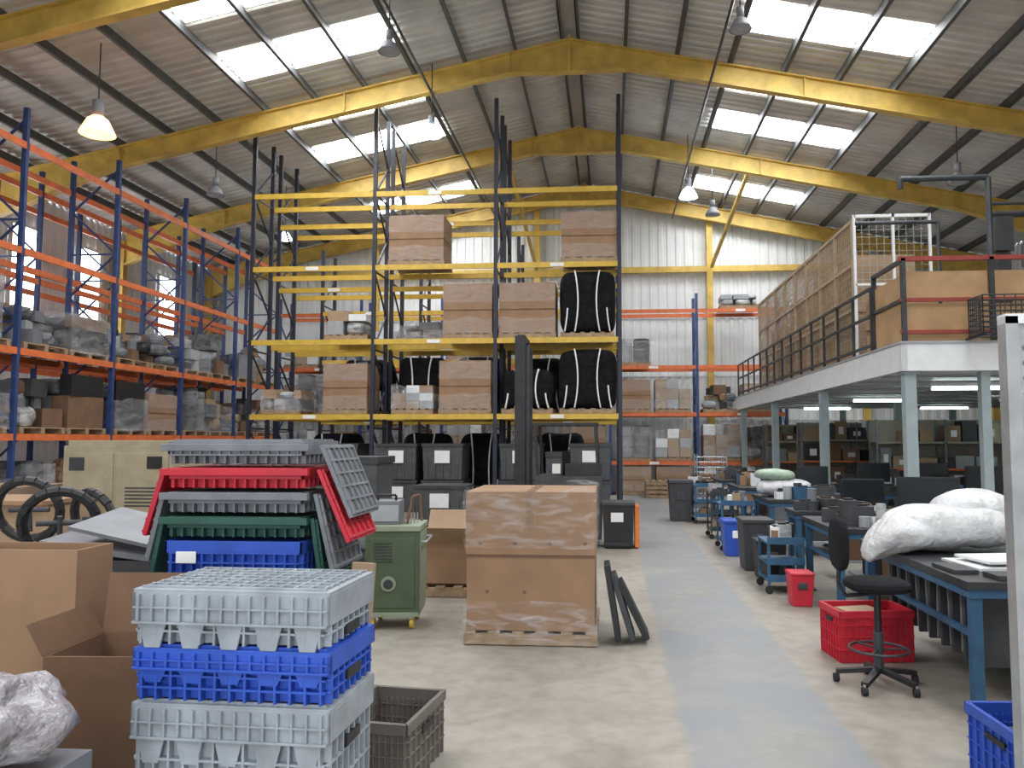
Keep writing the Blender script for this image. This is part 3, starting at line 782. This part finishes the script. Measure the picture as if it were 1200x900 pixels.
g.box((2.10, 4.15, .2), (.25, .3, .2), DGREY); g.build('blue_open_crate', bevel=.002)
g = G(); crate(g, 2.06, 6.75, 0.003, .6, .42, .40, CRED, .12, lid=False, open_=True, teeth=False)
g.box((2.0, 6.75, .28), (.3, .2, .2), CARD2, rz=.3); g.build('red_open_crate', bevel=.002)
g = G(); g.beam((-1.05, 3.12, 0.02), (-1.0, 3.2, 1.25), .09, .03, CARD2); g.build('timber_plank')

# ---------------------------------------------------------------- main pallet box
g = G()
X0, X1, Y0, Y1 = -1.24, -.14, 6.85, 7.85
cxm = (X0+X1)/2; cym = (Y0+Y1)/2
pallet(g, cxm, cym, .003, 1.14, 1.04)
g.b2(X0, Y0, .125, X1, Y1, .76, CARD); g.b2(X0-.008, Y0-.008, .765, X1+.008, Y1+.008, 1.30, CARD)
g.b2(X0-.004, Y0-.004, .74, X1+.004, Y1+.004, .765, CARDD)
for x in (X0+.12, X0+.42, X0+.72, X0+1.02): g.cyl((x, Y0-.004, .86), (x, Y0-.010, .86), .018, CARDD, n=10)
for x in (X0+.18, X0+.5): g.cyl((x, Y0+.002, .45), (x, Y0-.003, .45), .016, CARDD, n=10)
g.b2(cxm-.035, Y0-.012, 1.0, cxm+.035, Y0-.008, 1.30, TAPE); g.b2(cxm-.035, Y0-.008, 1.30, cxm+.035, Y1, 1.304, TAPE)
g.shell(X0-.01, Y0-.012, .08, X1+.01, Y1+.01, .36, FILMN, 1, .02, 20); g.shell(X0-.012, Y0-.014, .82, X1+.012, Y1+.012, 1.31, FILMN, 3, .02, 20)
g.shell(X0-.016, Y0-.02, .02, X1+.016, Y1+.016, .22, FILMN, 8, .04, 20)
g.build('large_cardboard_pallet_box')

g = G()
for i, (x, lean, h) in enumerate(((-.02, .15, .64), (.07, .3, .56), (.16, .46, .52))):
    g.box((x+.03, 7.05+i*.04, h/2*cos(lean)+.04), (.05, .35, h), BLACK if i != 1 else DGREY, ry=-lean)
g.build('leaning_black_panels', bevel=.006)
g = G(); g.box((.12, 13.2, .36), (.5, .55, .68), BLACK, taper=.93); g.box((.12, 13.2, .715), (.54, .6, .05), DGREY); g.box((.1, 12.92, .5), (.2, .01, .15), PAPER)
g.box((.42, 13.2, .35), (.07, .5, .66), ORANGE); g.cyl((-.1, 12.95, .05), (.3, 12.95, .05), .05, RUBBER); g.build('black_wheeled_bin', bevel=.01)

# ---------------------------------------------------------------- green machine
g = G()
X0, X1, Y0, Y1 = -2.30, -1.80, 7.3, 7.85
g.b2(X0, Y0, .14, X1, Y1, .90, GMACH); g.b2(X0-.015, Y0-.015, .90, X1+.015, Y1+.015, .95, GMACHL)
g.b2(X1-.002, Y0+.02, .16, X1+.008, Y1-.02, .88, GMACHL); g.b2(X0, Y0-.01, .12, X1, Y1, .16, GMACHL)
g.b2(X0+.04, Y0-.008, .2, X1-.04, Y0, .84, GMACH)
for i in range(7): g.b2(X0+.08, Y0-.016, .62+i*.028, X1-.25, Y0-.006, .63+i*.028, DGREY)
g.cyl((X0+.22, Y0-.006, .42), (X0+.22, Y0-.02, .42), .07, GMACHL, n=20); g.cyl((X0+.22, Y0-.02, .42), (X0+.22, Y0-.03, .42), .045, DGREY, n=16)
for x in (X0+.07, X1-.07):
    for y in (Y0+.07, Y1-.07):
        g.cyl((x-.02, y, .055), (x+.02, y, .055), .055, YRACK, n=14); g.box((x, y, .12), (.06, .07, .05), STEEL)
g.tube([(X1+.01, Y0+.05, .8), (X1+.06, Y0+.05, .8), (X1+.06, Y1-.05, .8), (X1+.01, Y1-.05, .8)], .012, STEEL)
g.b2(X0+.02, Y0+.1, .95, X0+.3, Y0+.4, 1.17, MGREY); g.b2(X0+.03, Y0+.09, .98, X0+.29, Y0+.1, 1.13, LGREY)
for i in range(5): g.cyl((X0+.33+i*.03, Y0+.25, .95), (X0+.33+i*.03, Y0+.25, 1.05), .008, STEEL, n=6)
g.tube([(X0+.08, Y0+.2, 1.17), (X0+.08, Y0+.2, 1.22), (X0+.25, Y0+.2, 1.22), (X0+.25, Y0+.2, 1.17)], .012, BLACK)
g.tube([(X0+.36, Y0+.2, .95), (X0+.4, Y0+.25, 1.2), (X0+.47, Y0+.25, 1.22), (X0+.49, Y0+.25, .97)], .014, CARDD)
g.rot(.12, -2.05, 7.55)
g.build('green_wheeled_power_unit', bevel=.004)

g = G()
x0, x1, y0, y1 = -2.25, -1.35, 8.9, 9.7
pallet(g, -1.8, 9.3, .003, 1.1, .95)
t = .012
for a in ((x0, y0, x1, y0+t), (x0, y1-t, x1, y1), (x0, y0, x0+t, y1), (x1-t, y0, x1, y1)): g.b2(a[0], a[1], .13, a[2], a[3], .62, CARD)
g.b2(x0, y0, .128, x1, y1, .14, CARD)
g.box((-1.8, y0-.12, .70), (.9, .3, .01), CARD2, rx=-.6); g.box((-1.8, y1+.1, .74), (.9, .32, .01), CARD2, rx=1.0)
g.box((x1+.13, 9.3, .70), (.3, .8, .01), CARD2, ry=-.5); g.box((-1.8, 9.3, .5), (.8, .6, .1), CARDD)
g.build('open_cardboard_carton')

# ---------------------------------------------------------------- reach truck
g = G(); X = -1.5; Y = 13.6
for y in (-.32, .32):
    g.b2(X-.1, Y+y-.05, .05, X+.08, Y+y+.05, 3.5, BLACK); g.b2(X-.03, Y+y*.75-.03, .1, X+.14, Y+y*.75+.03, 3.35, DSTEEL)
for z in (.3, 1.4, 2.4, 3.42): g.b2(X-.06, Y-.34, z, X+.06, Y+.34, z+.1, BLACK)
g.cyl((X+.05, Y, .2), (X+.05, Y, 3.0), .04, STEEL)
for y in (-.25, .25):
    g.b2(X-1.1, Y+y-.05, .06, X-.1, Y+y+.05, .1, BLACK); g.b2(X-.14, Y+y-.05, .06, X-.1, Y+y+.05, .7, BLACK)
    g.b2(X-.9, Y+y*1.8-.06, .03, X+.3, Y+y*1.8+.06, .15, DSTEEL)
    g.cyl((X-.8, Y+y*1.8-.06, .09), (X-.8, Y+y*1.8+.06, .09), .09, RUBBER)
g.b2(X+.25, Y-.5, .12, X+1.35, Y+.5, 1.15, DGREY); g.b2(X+.25, Y-.5, .12, X+.7, Y+.5, .45, YRACK)
g.b2(X+.75, Y-.48, 1.15, X+1.35, Y+.48, 1.35, BLACK); g.box((X+.75, Y, 1.3), (.12, .5, .5), FABR)
g.cyl((X+1.0, Y-.5, .17), (X+1.0, Y+.5, .17), .17, RUBBER)
for x in (.3, 1.3):
    for y in (-.46, .46): g.beam((X+x, Y+y, 1.1), (X+x-.05, Y+y, 2.0), .05, .05, BLACK)
for i in range(8): g.b2(X+.25+i*.14, Y-.48, 1.98, X+.29+i*.14, Y+.48, 2.02, BLACK)
for y in (-.48, .44): g.b2(X+.22, Y+y, 1.98, X+1.3, Y+y+.04, 2.03, BLACK)
g.build('reach_truck', bevel=.005)

# ---------------------------------------------------------------- stool
g = G(); X, Y = 1.90, 5.95
g.blob((X, Y, .71), (.44, .42, .1), FABR, .005, 3, 3, 24, 10)
g.cyl((X, Y, .1), (X, Y, .66), .025, BLACK); g.cyl((X, Y, .1), (X, Y, .38), .035, DGREY)
g.tube([(X, Y, .65), (X-.22, Y, .63), (X-.27, Y, .72), (X-.25, Y, .95)], .014, BLACK)
g.blob((X-.26, Y, 1.0), (.09, .36, .38), FABR, .005, 3, 3, 20, 10)
for i in range(5):
    a = 2*pi*i/5+.3; e = (X+.29*cos(a), Y+.29*sin(a), .075)
    g.beam((X, Y, .12), e, .05, .03, BLACK); g.cyl((e[0]-.018, e[1], .03), (e[0]+.018, e[1], .03), .03, RUBBER); g.cyl(e, (e[0], e[1], .03), .01, STEEL, n=6)
pts = [(X+.2*cos(2*pi*i/24), Y+.2*sin(2*pi*i/24), .26) for i in range(25)]
g.tube(pts, .01, DSTEEL, 6)
for i in range(3): a = 2*pi*i/3; g.beam((X, Y, .26), (X+.2*cos(a), Y+.2*sin(a), .26), .015, .01, DSTEEL)
g.build('black_drafting_stool', smooth=False)

for x, y, w, d, h, m in ((1.9, 12.4, .42, .42, .55, CBLUE), (2.0, 8.75, .24, .28, .36, CRED), (2.0, 10.4, .36, .4, .5, BLACK), (1.95, 11.1, .4, .5, .7, DGREY), (1.5, 17.5, .5, .5, .9, DGREY)):
    g = G(); g.box((x, y, h*.46+.002), (w, d, h*.92), m, taper=.85); g.box((x, y, h*.94), (w*1.06, d*1.06, h*.08), m)
    g.box((x, y-d*.48, h*.6), (w*.4, .02, h*.2), PAPER if m is CBLUE else DGREY); g.build('storage_bin', bevel=.01)
g = G(); X, Y = 2.75, 22.3
for x in (-.4, .4):
    for y in (-.3, .3): g.cyl((X+x, Y+y, 0), (X+x, Y+y, 1.35), .02, STEEL, n=6)
for k in range(9):
    z = .15+k*.14
    for y in (-.3, .3): g.cyl((X-.4, Y+y, z), (X+.4, Y+y, z), .008, STEEL, n=4)
    for x in (-.4, .4): g.cyl((X+x, Y-.3, z), (X+x, Y+.3, z), .008, STEEL, n=4)
for k in range(7):
    x = X-.4+.8*k/6
    for y in (-.3, .3): g.cyl((x, Y+y, .15), (x, Y+y, 1.3), .008, STEEL, n=4)
g.b2(X-.4, Y-.3, .12, X+.4, Y+.3, .15, STEEL); g.box((X, Y, .5), (.6, .4, .6), CARD); g.build('wire_cage_trolley')
g = G()
for k in range(4): pallet(g, 1.6, 24.4, .003+k*.13, 1.1, .9)
g.build('stack_of_wooden_pallets')

# ---------------------------------------------------------------- right edge perforated partition
g = G()
PX, PY = 1.63, 3.35
PERF = mat('white_perforated_board', (.40, .41, .41), .6, var=.15, scale=20)
g.b2(PX, PY, 0, PX+1.1, PY+.03, 2.22, PERF); g.b2(PX-.03, PY-.02, 0, PX+.02, PY+.05, 2.25, STEEL); g.b2(PX-.03, PY-.02, 2.22, PX+1.1, PY+.05, 2.26, WHITE)
for i in range(16):
    for k in range(32): g.cyl((PX+.05+i*.06, PY-.003, .2+k*.062), (PX+.05+i*.06, PY+.001, .2+k*.062), .012, MGREY, n=6)
g.build('perforated_partition_board')
g = G()
def wbox(x0, y0, z0, x1, y1, z1, n, m, r=.006):
    for k in range(n+1):
        t = k/n
        for y in (y0, y1): g.cyl((x0+(x1-x0)*t, y, z0), (x0+(x1-x0)*t, y, z1), r, m, n=4); g.cyl((x0, y, z0+(z1-z0)*t), (x1, y, z0+(z1-z0)*t), r, m, n=4)
        for x in (x0, x1): g.cyl((x, y0+(y1-y0)*t, z0), (x, y0+(y1-y0)*t, z1), r, m, n=4); g.cyl((x, y0, z0+(z1-z0)*t), (x, y1, z0+(z1-z0)*t), r, m, n=4)
        g.cyl((x0+(x1-x0)*t, y0, z0), (x0+(x1-x0)*t, y1, z0), r, m, n=4)
wbox(4.75, 10.45, 3.1, 5.7, 10.85, 3.6, 7, DSTEEL, .009)
for x in (4.78, 5.67): g.b2(x-.02, 10.45, 3.075, x+.02, 11.0, 3.1, DSTEEL)
g.build('wire_basket')
# ---------------------------------------------------------------- generator on left
g = G(); X0, X1, Y0, Y1 = -6.2, -4.9, 8.6, 9.5
g.b2(X0, Y0, .82, X1, Y1, 1.68, BEIGE); g.b2(X0+.03, Y0+.03, 1.68, X1-.03, Y1-.03, 1.74, BEIGE)
g.b2(X0+.05, Y0-.012, .9, X0+.6, Y0, 1.6, BEIGE); g.b2(X0+.64, Y0-.012, .9, X1-.05, Y0, 1.6, BEIGE)
for i in range(6): g.b2(X0+.75, Y0-.02, 1.0+i*.04, X0+1.15, Y0-.012, 1.015+i*.04, DGREY)
g.b2(X0+.08, Y0-.02, 1.4, X0+.26, Y0-.012, 1.55, DGREY); g.b2(X1-.3, Y0-.02, 1.42, X1-.12, Y0-.012, 1.56, BLACK)
g.b2(X0+.05, Y0+.05, .62, X1-.05, Y1-.05, .82, BLACK)
for x in (X0+.25, X1-.25): g.cyl((x, Y0-.05, .34), (x, Y1+.05, .34), .33, RUBBER, n=22); g.cyl((x, Y0-.06, .34), (x, Y0-.05, .34), .16, STEEL, n=16)
g.b2(X0+.1, Y0+.2, .5, X1-.1, Y1-.2, .64, DSTEEL); g.tube([(X1, 9.05, .6), (X1+.5, 9.05, .5)], .04, DSTEEL); g.beam((X1+.45, 9.05, 0), (X1+.45, 9.05, .55), .05, .05, DSTEEL)
g.build('beige_mobile_generator', bevel=.012)

# ---------------------------------------------------------------- left foreground cardboard
def obox(x0, x1, y0, y1, z0, z1, m, flaps, rz=0):
    g = G(); t = .01; cx, cy = (x0+x1)/2, (y0+y1)/2
    for a in ((x0, y0, x1, y0+t), (x0, y1-t, x1, y1), (x0, y0+t, x0+t, y1-t), (x1-t, y0+t, x1, y1-t)): g.b2(a[0], a[1], z0, a[2], a[3], z1, m)
    g.b2(x0, y0, z0, x1, y1, z0+.01, m)
    for side, L, ang in flaps:
        a = radians(ang)
        if side in 'fb':
            s = -1 if side == 'f' else 1; y = y0 if side == 'f' else y1
            g.box((cx, y+s*L/2*cos(a), z1+L/2*sin(a)), (x1-x0, L, .008), m, rx=s*a)
        else:
            s = -1 if side == 'l' else 1; x = x0 if side == 'l' else x1
            g.box((x+s*L/2*cos(a), cy, z1+L/2*sin(a)), (L, y1-y0, .008), m, ry=-s*a)
    g.rot(rz, cx, cy); return g
g = obox(-3.1, -2.02, 2.9, 3.12, 0.003, 1.33, CARD, [])
g.b2(-3.1, 2.896, .70, -2.02, 2.90, .715, CARDD); g.b2(-2.6, 2.894, .05, -2.52, 2.90, 1.32, TAPE)
g.build('tall_flat_cardboard_box')
g = obox(-1.92, -1.55, 2.60, 2.95, 0.003, 1.02, CARDD, [('r', .2, 78), ('b', .22, 80), ('l', .12, 60)], .06)
g.build('open_cardboard_box')
g = G(); g.blob((-1.78, 2.0, 1.01), (.6, .42, .24), PINKW, .07, 6, 2.4, 36, 20, seed=6); g.blob((-1.62, 2.05, .99), (.34, .34, .18), PINKW, .06, 7, 2.4, 28, 14, seed=8)
g.build('crumpled_polythene', smooth=True)
g = G(); carton(g, -1.78, 2.0, .003, .62, .42, .87, MGREY, False); g.build('storage_tote')
g = G(); carton(g, -2.75, 4.4, .003, .7, .6, 1.1, DGREY, False); g.box((-2.7, 4.35, 1.17), (.75, .5, .03), MGREY, rx=.1, ry=.12); g.box((-2.6, 4.3, 1.25), (.6, .45, .02), MGREY, rx=.15, ry=.2)
g.build('grey_panel_stack')
# hand pallet trucks parked upright-handled
def ptruck(x, y, rz, zt=1.5):
    g = G()
    for s in (-.2, .2): g.box((x+s, y+.75, .1), (.16, 1.15, .06), DSTEEL); g.cyl((x+s-.05, y+1.2, .045), (x+s+.05, y+1.2, .045), .045, RUBBER)
    g.box((x, y+.12, .22), (.55, .2, .3), DSTEEL); g.cyl((x, y, .1), (x, y, .55), .06, BLACK)
    for s in (-.07, .07): g.cyl((x+s-.03, y-.02, .1), (x+s+.03, y-.02, .1), .1, RUBBER, n=18)
    g.cyl((x, y-.02, .4), (x, y-.1, zt-.32), .028, BLACK)
    pts = [(x+.19*sin(a), y-.1-.05*(1-cos(a)), zt-.16-.19*cos(a)) for a in [2*pi*k/20 for k in range(21)]]
    g.tube(pts, .03, BLACK); g.cyl((x, y-.12, zt-.3), (x, y-.15, zt-.12), .015, DGREY)
    g.cyl((x-.12, y-.14, zt-.16), (x+.12, y-.14, zt-.16), .016, DGREY)
    g.rot(rz, x, y); g.build('hand_pallet_truck', smooth=False)
ptruck(-3.3, 4.6, .5, 1.42); ptruck(-3.75, 5.0, .2, 1.46); ptruck(-3.5, 5.4, -.3, 1.36)
g = G(); carton(g, -4.7, 6.1, .003, .9, .7, 1.25, CARD2, False); g.box((-4.7, 6.0, 1.275), (.95, .7, .03), CARD); g.build('cardboard_box')
load(-7.3, 9.0, 0, 1.1, 1.0, 1.2, 'carton'); load(-7.6, 11.5, 0, 1.1, 1.0, 1.45, 'machines'); load(-5.9, 11.6, 0, 1.1, 1.0, 1.4, 'wrapd')
load(-4.2, 12.8, 0, 1.1, 1.0, 1.5, 'bin'); load(-5.4, 14.2, 0, 1.1, 1.0, 1.5, 'machines'); load(-7.2, 14.6, 0, 1.1, 1.0, 1.4, 'wrapd')
load(-3.4, 10.5, 0, 1.0, .9, .9, 'heap'); load(-3.2, 15.2, 0, 1.0, .9, .9, 'bin')
load(-6.2, 7.1, 0, .9, .8, .75, 'carton')

# ---------------------------------------------------------------- lighting
w = bpy.data.worlds.new('daylight'); S.world = w; w.use_nodes = True
w.node_tree.nodes['Background'].inputs[0].default_value = (.85, .92, 1, 1); w.node_tree.nodes['Background'].inputs[1].default_value = 2.0
ld = bpy.data.lights.new('rear_fill_light', 'AREA'); ld.shape = 'RECTANGLE'; ld.size = 8; ld.size_y = 5; ld.energy = 330; ld.color = (.93, .96, 1)  # fill light added to brighten the foreground, set in an unseen rear doorway
lo = bpy.data.objects.new('rear_fill_light', ld); COL.objects.link(lo); lo.location = (-.5, YB+.05, 2.6); lo.rotation_euler = (radians(90), 0, 0)

cam = bpy.data.cameras.new('camera'); co = bpy.data.objects.new('camera', cam); COL.objects.link(co)
co.location = (0, 0, 1.75); co.rotation_euler = (radians(94.0), 0, radians(4.5))
cam.sensor_width = 36; cam.lens = 27.9; cam.shift_x = -.035; cam.clip_end = 200
S.camera = co
S.view_settings.view_transform = 'Standard'
S.view_settings.exposure = 0.0
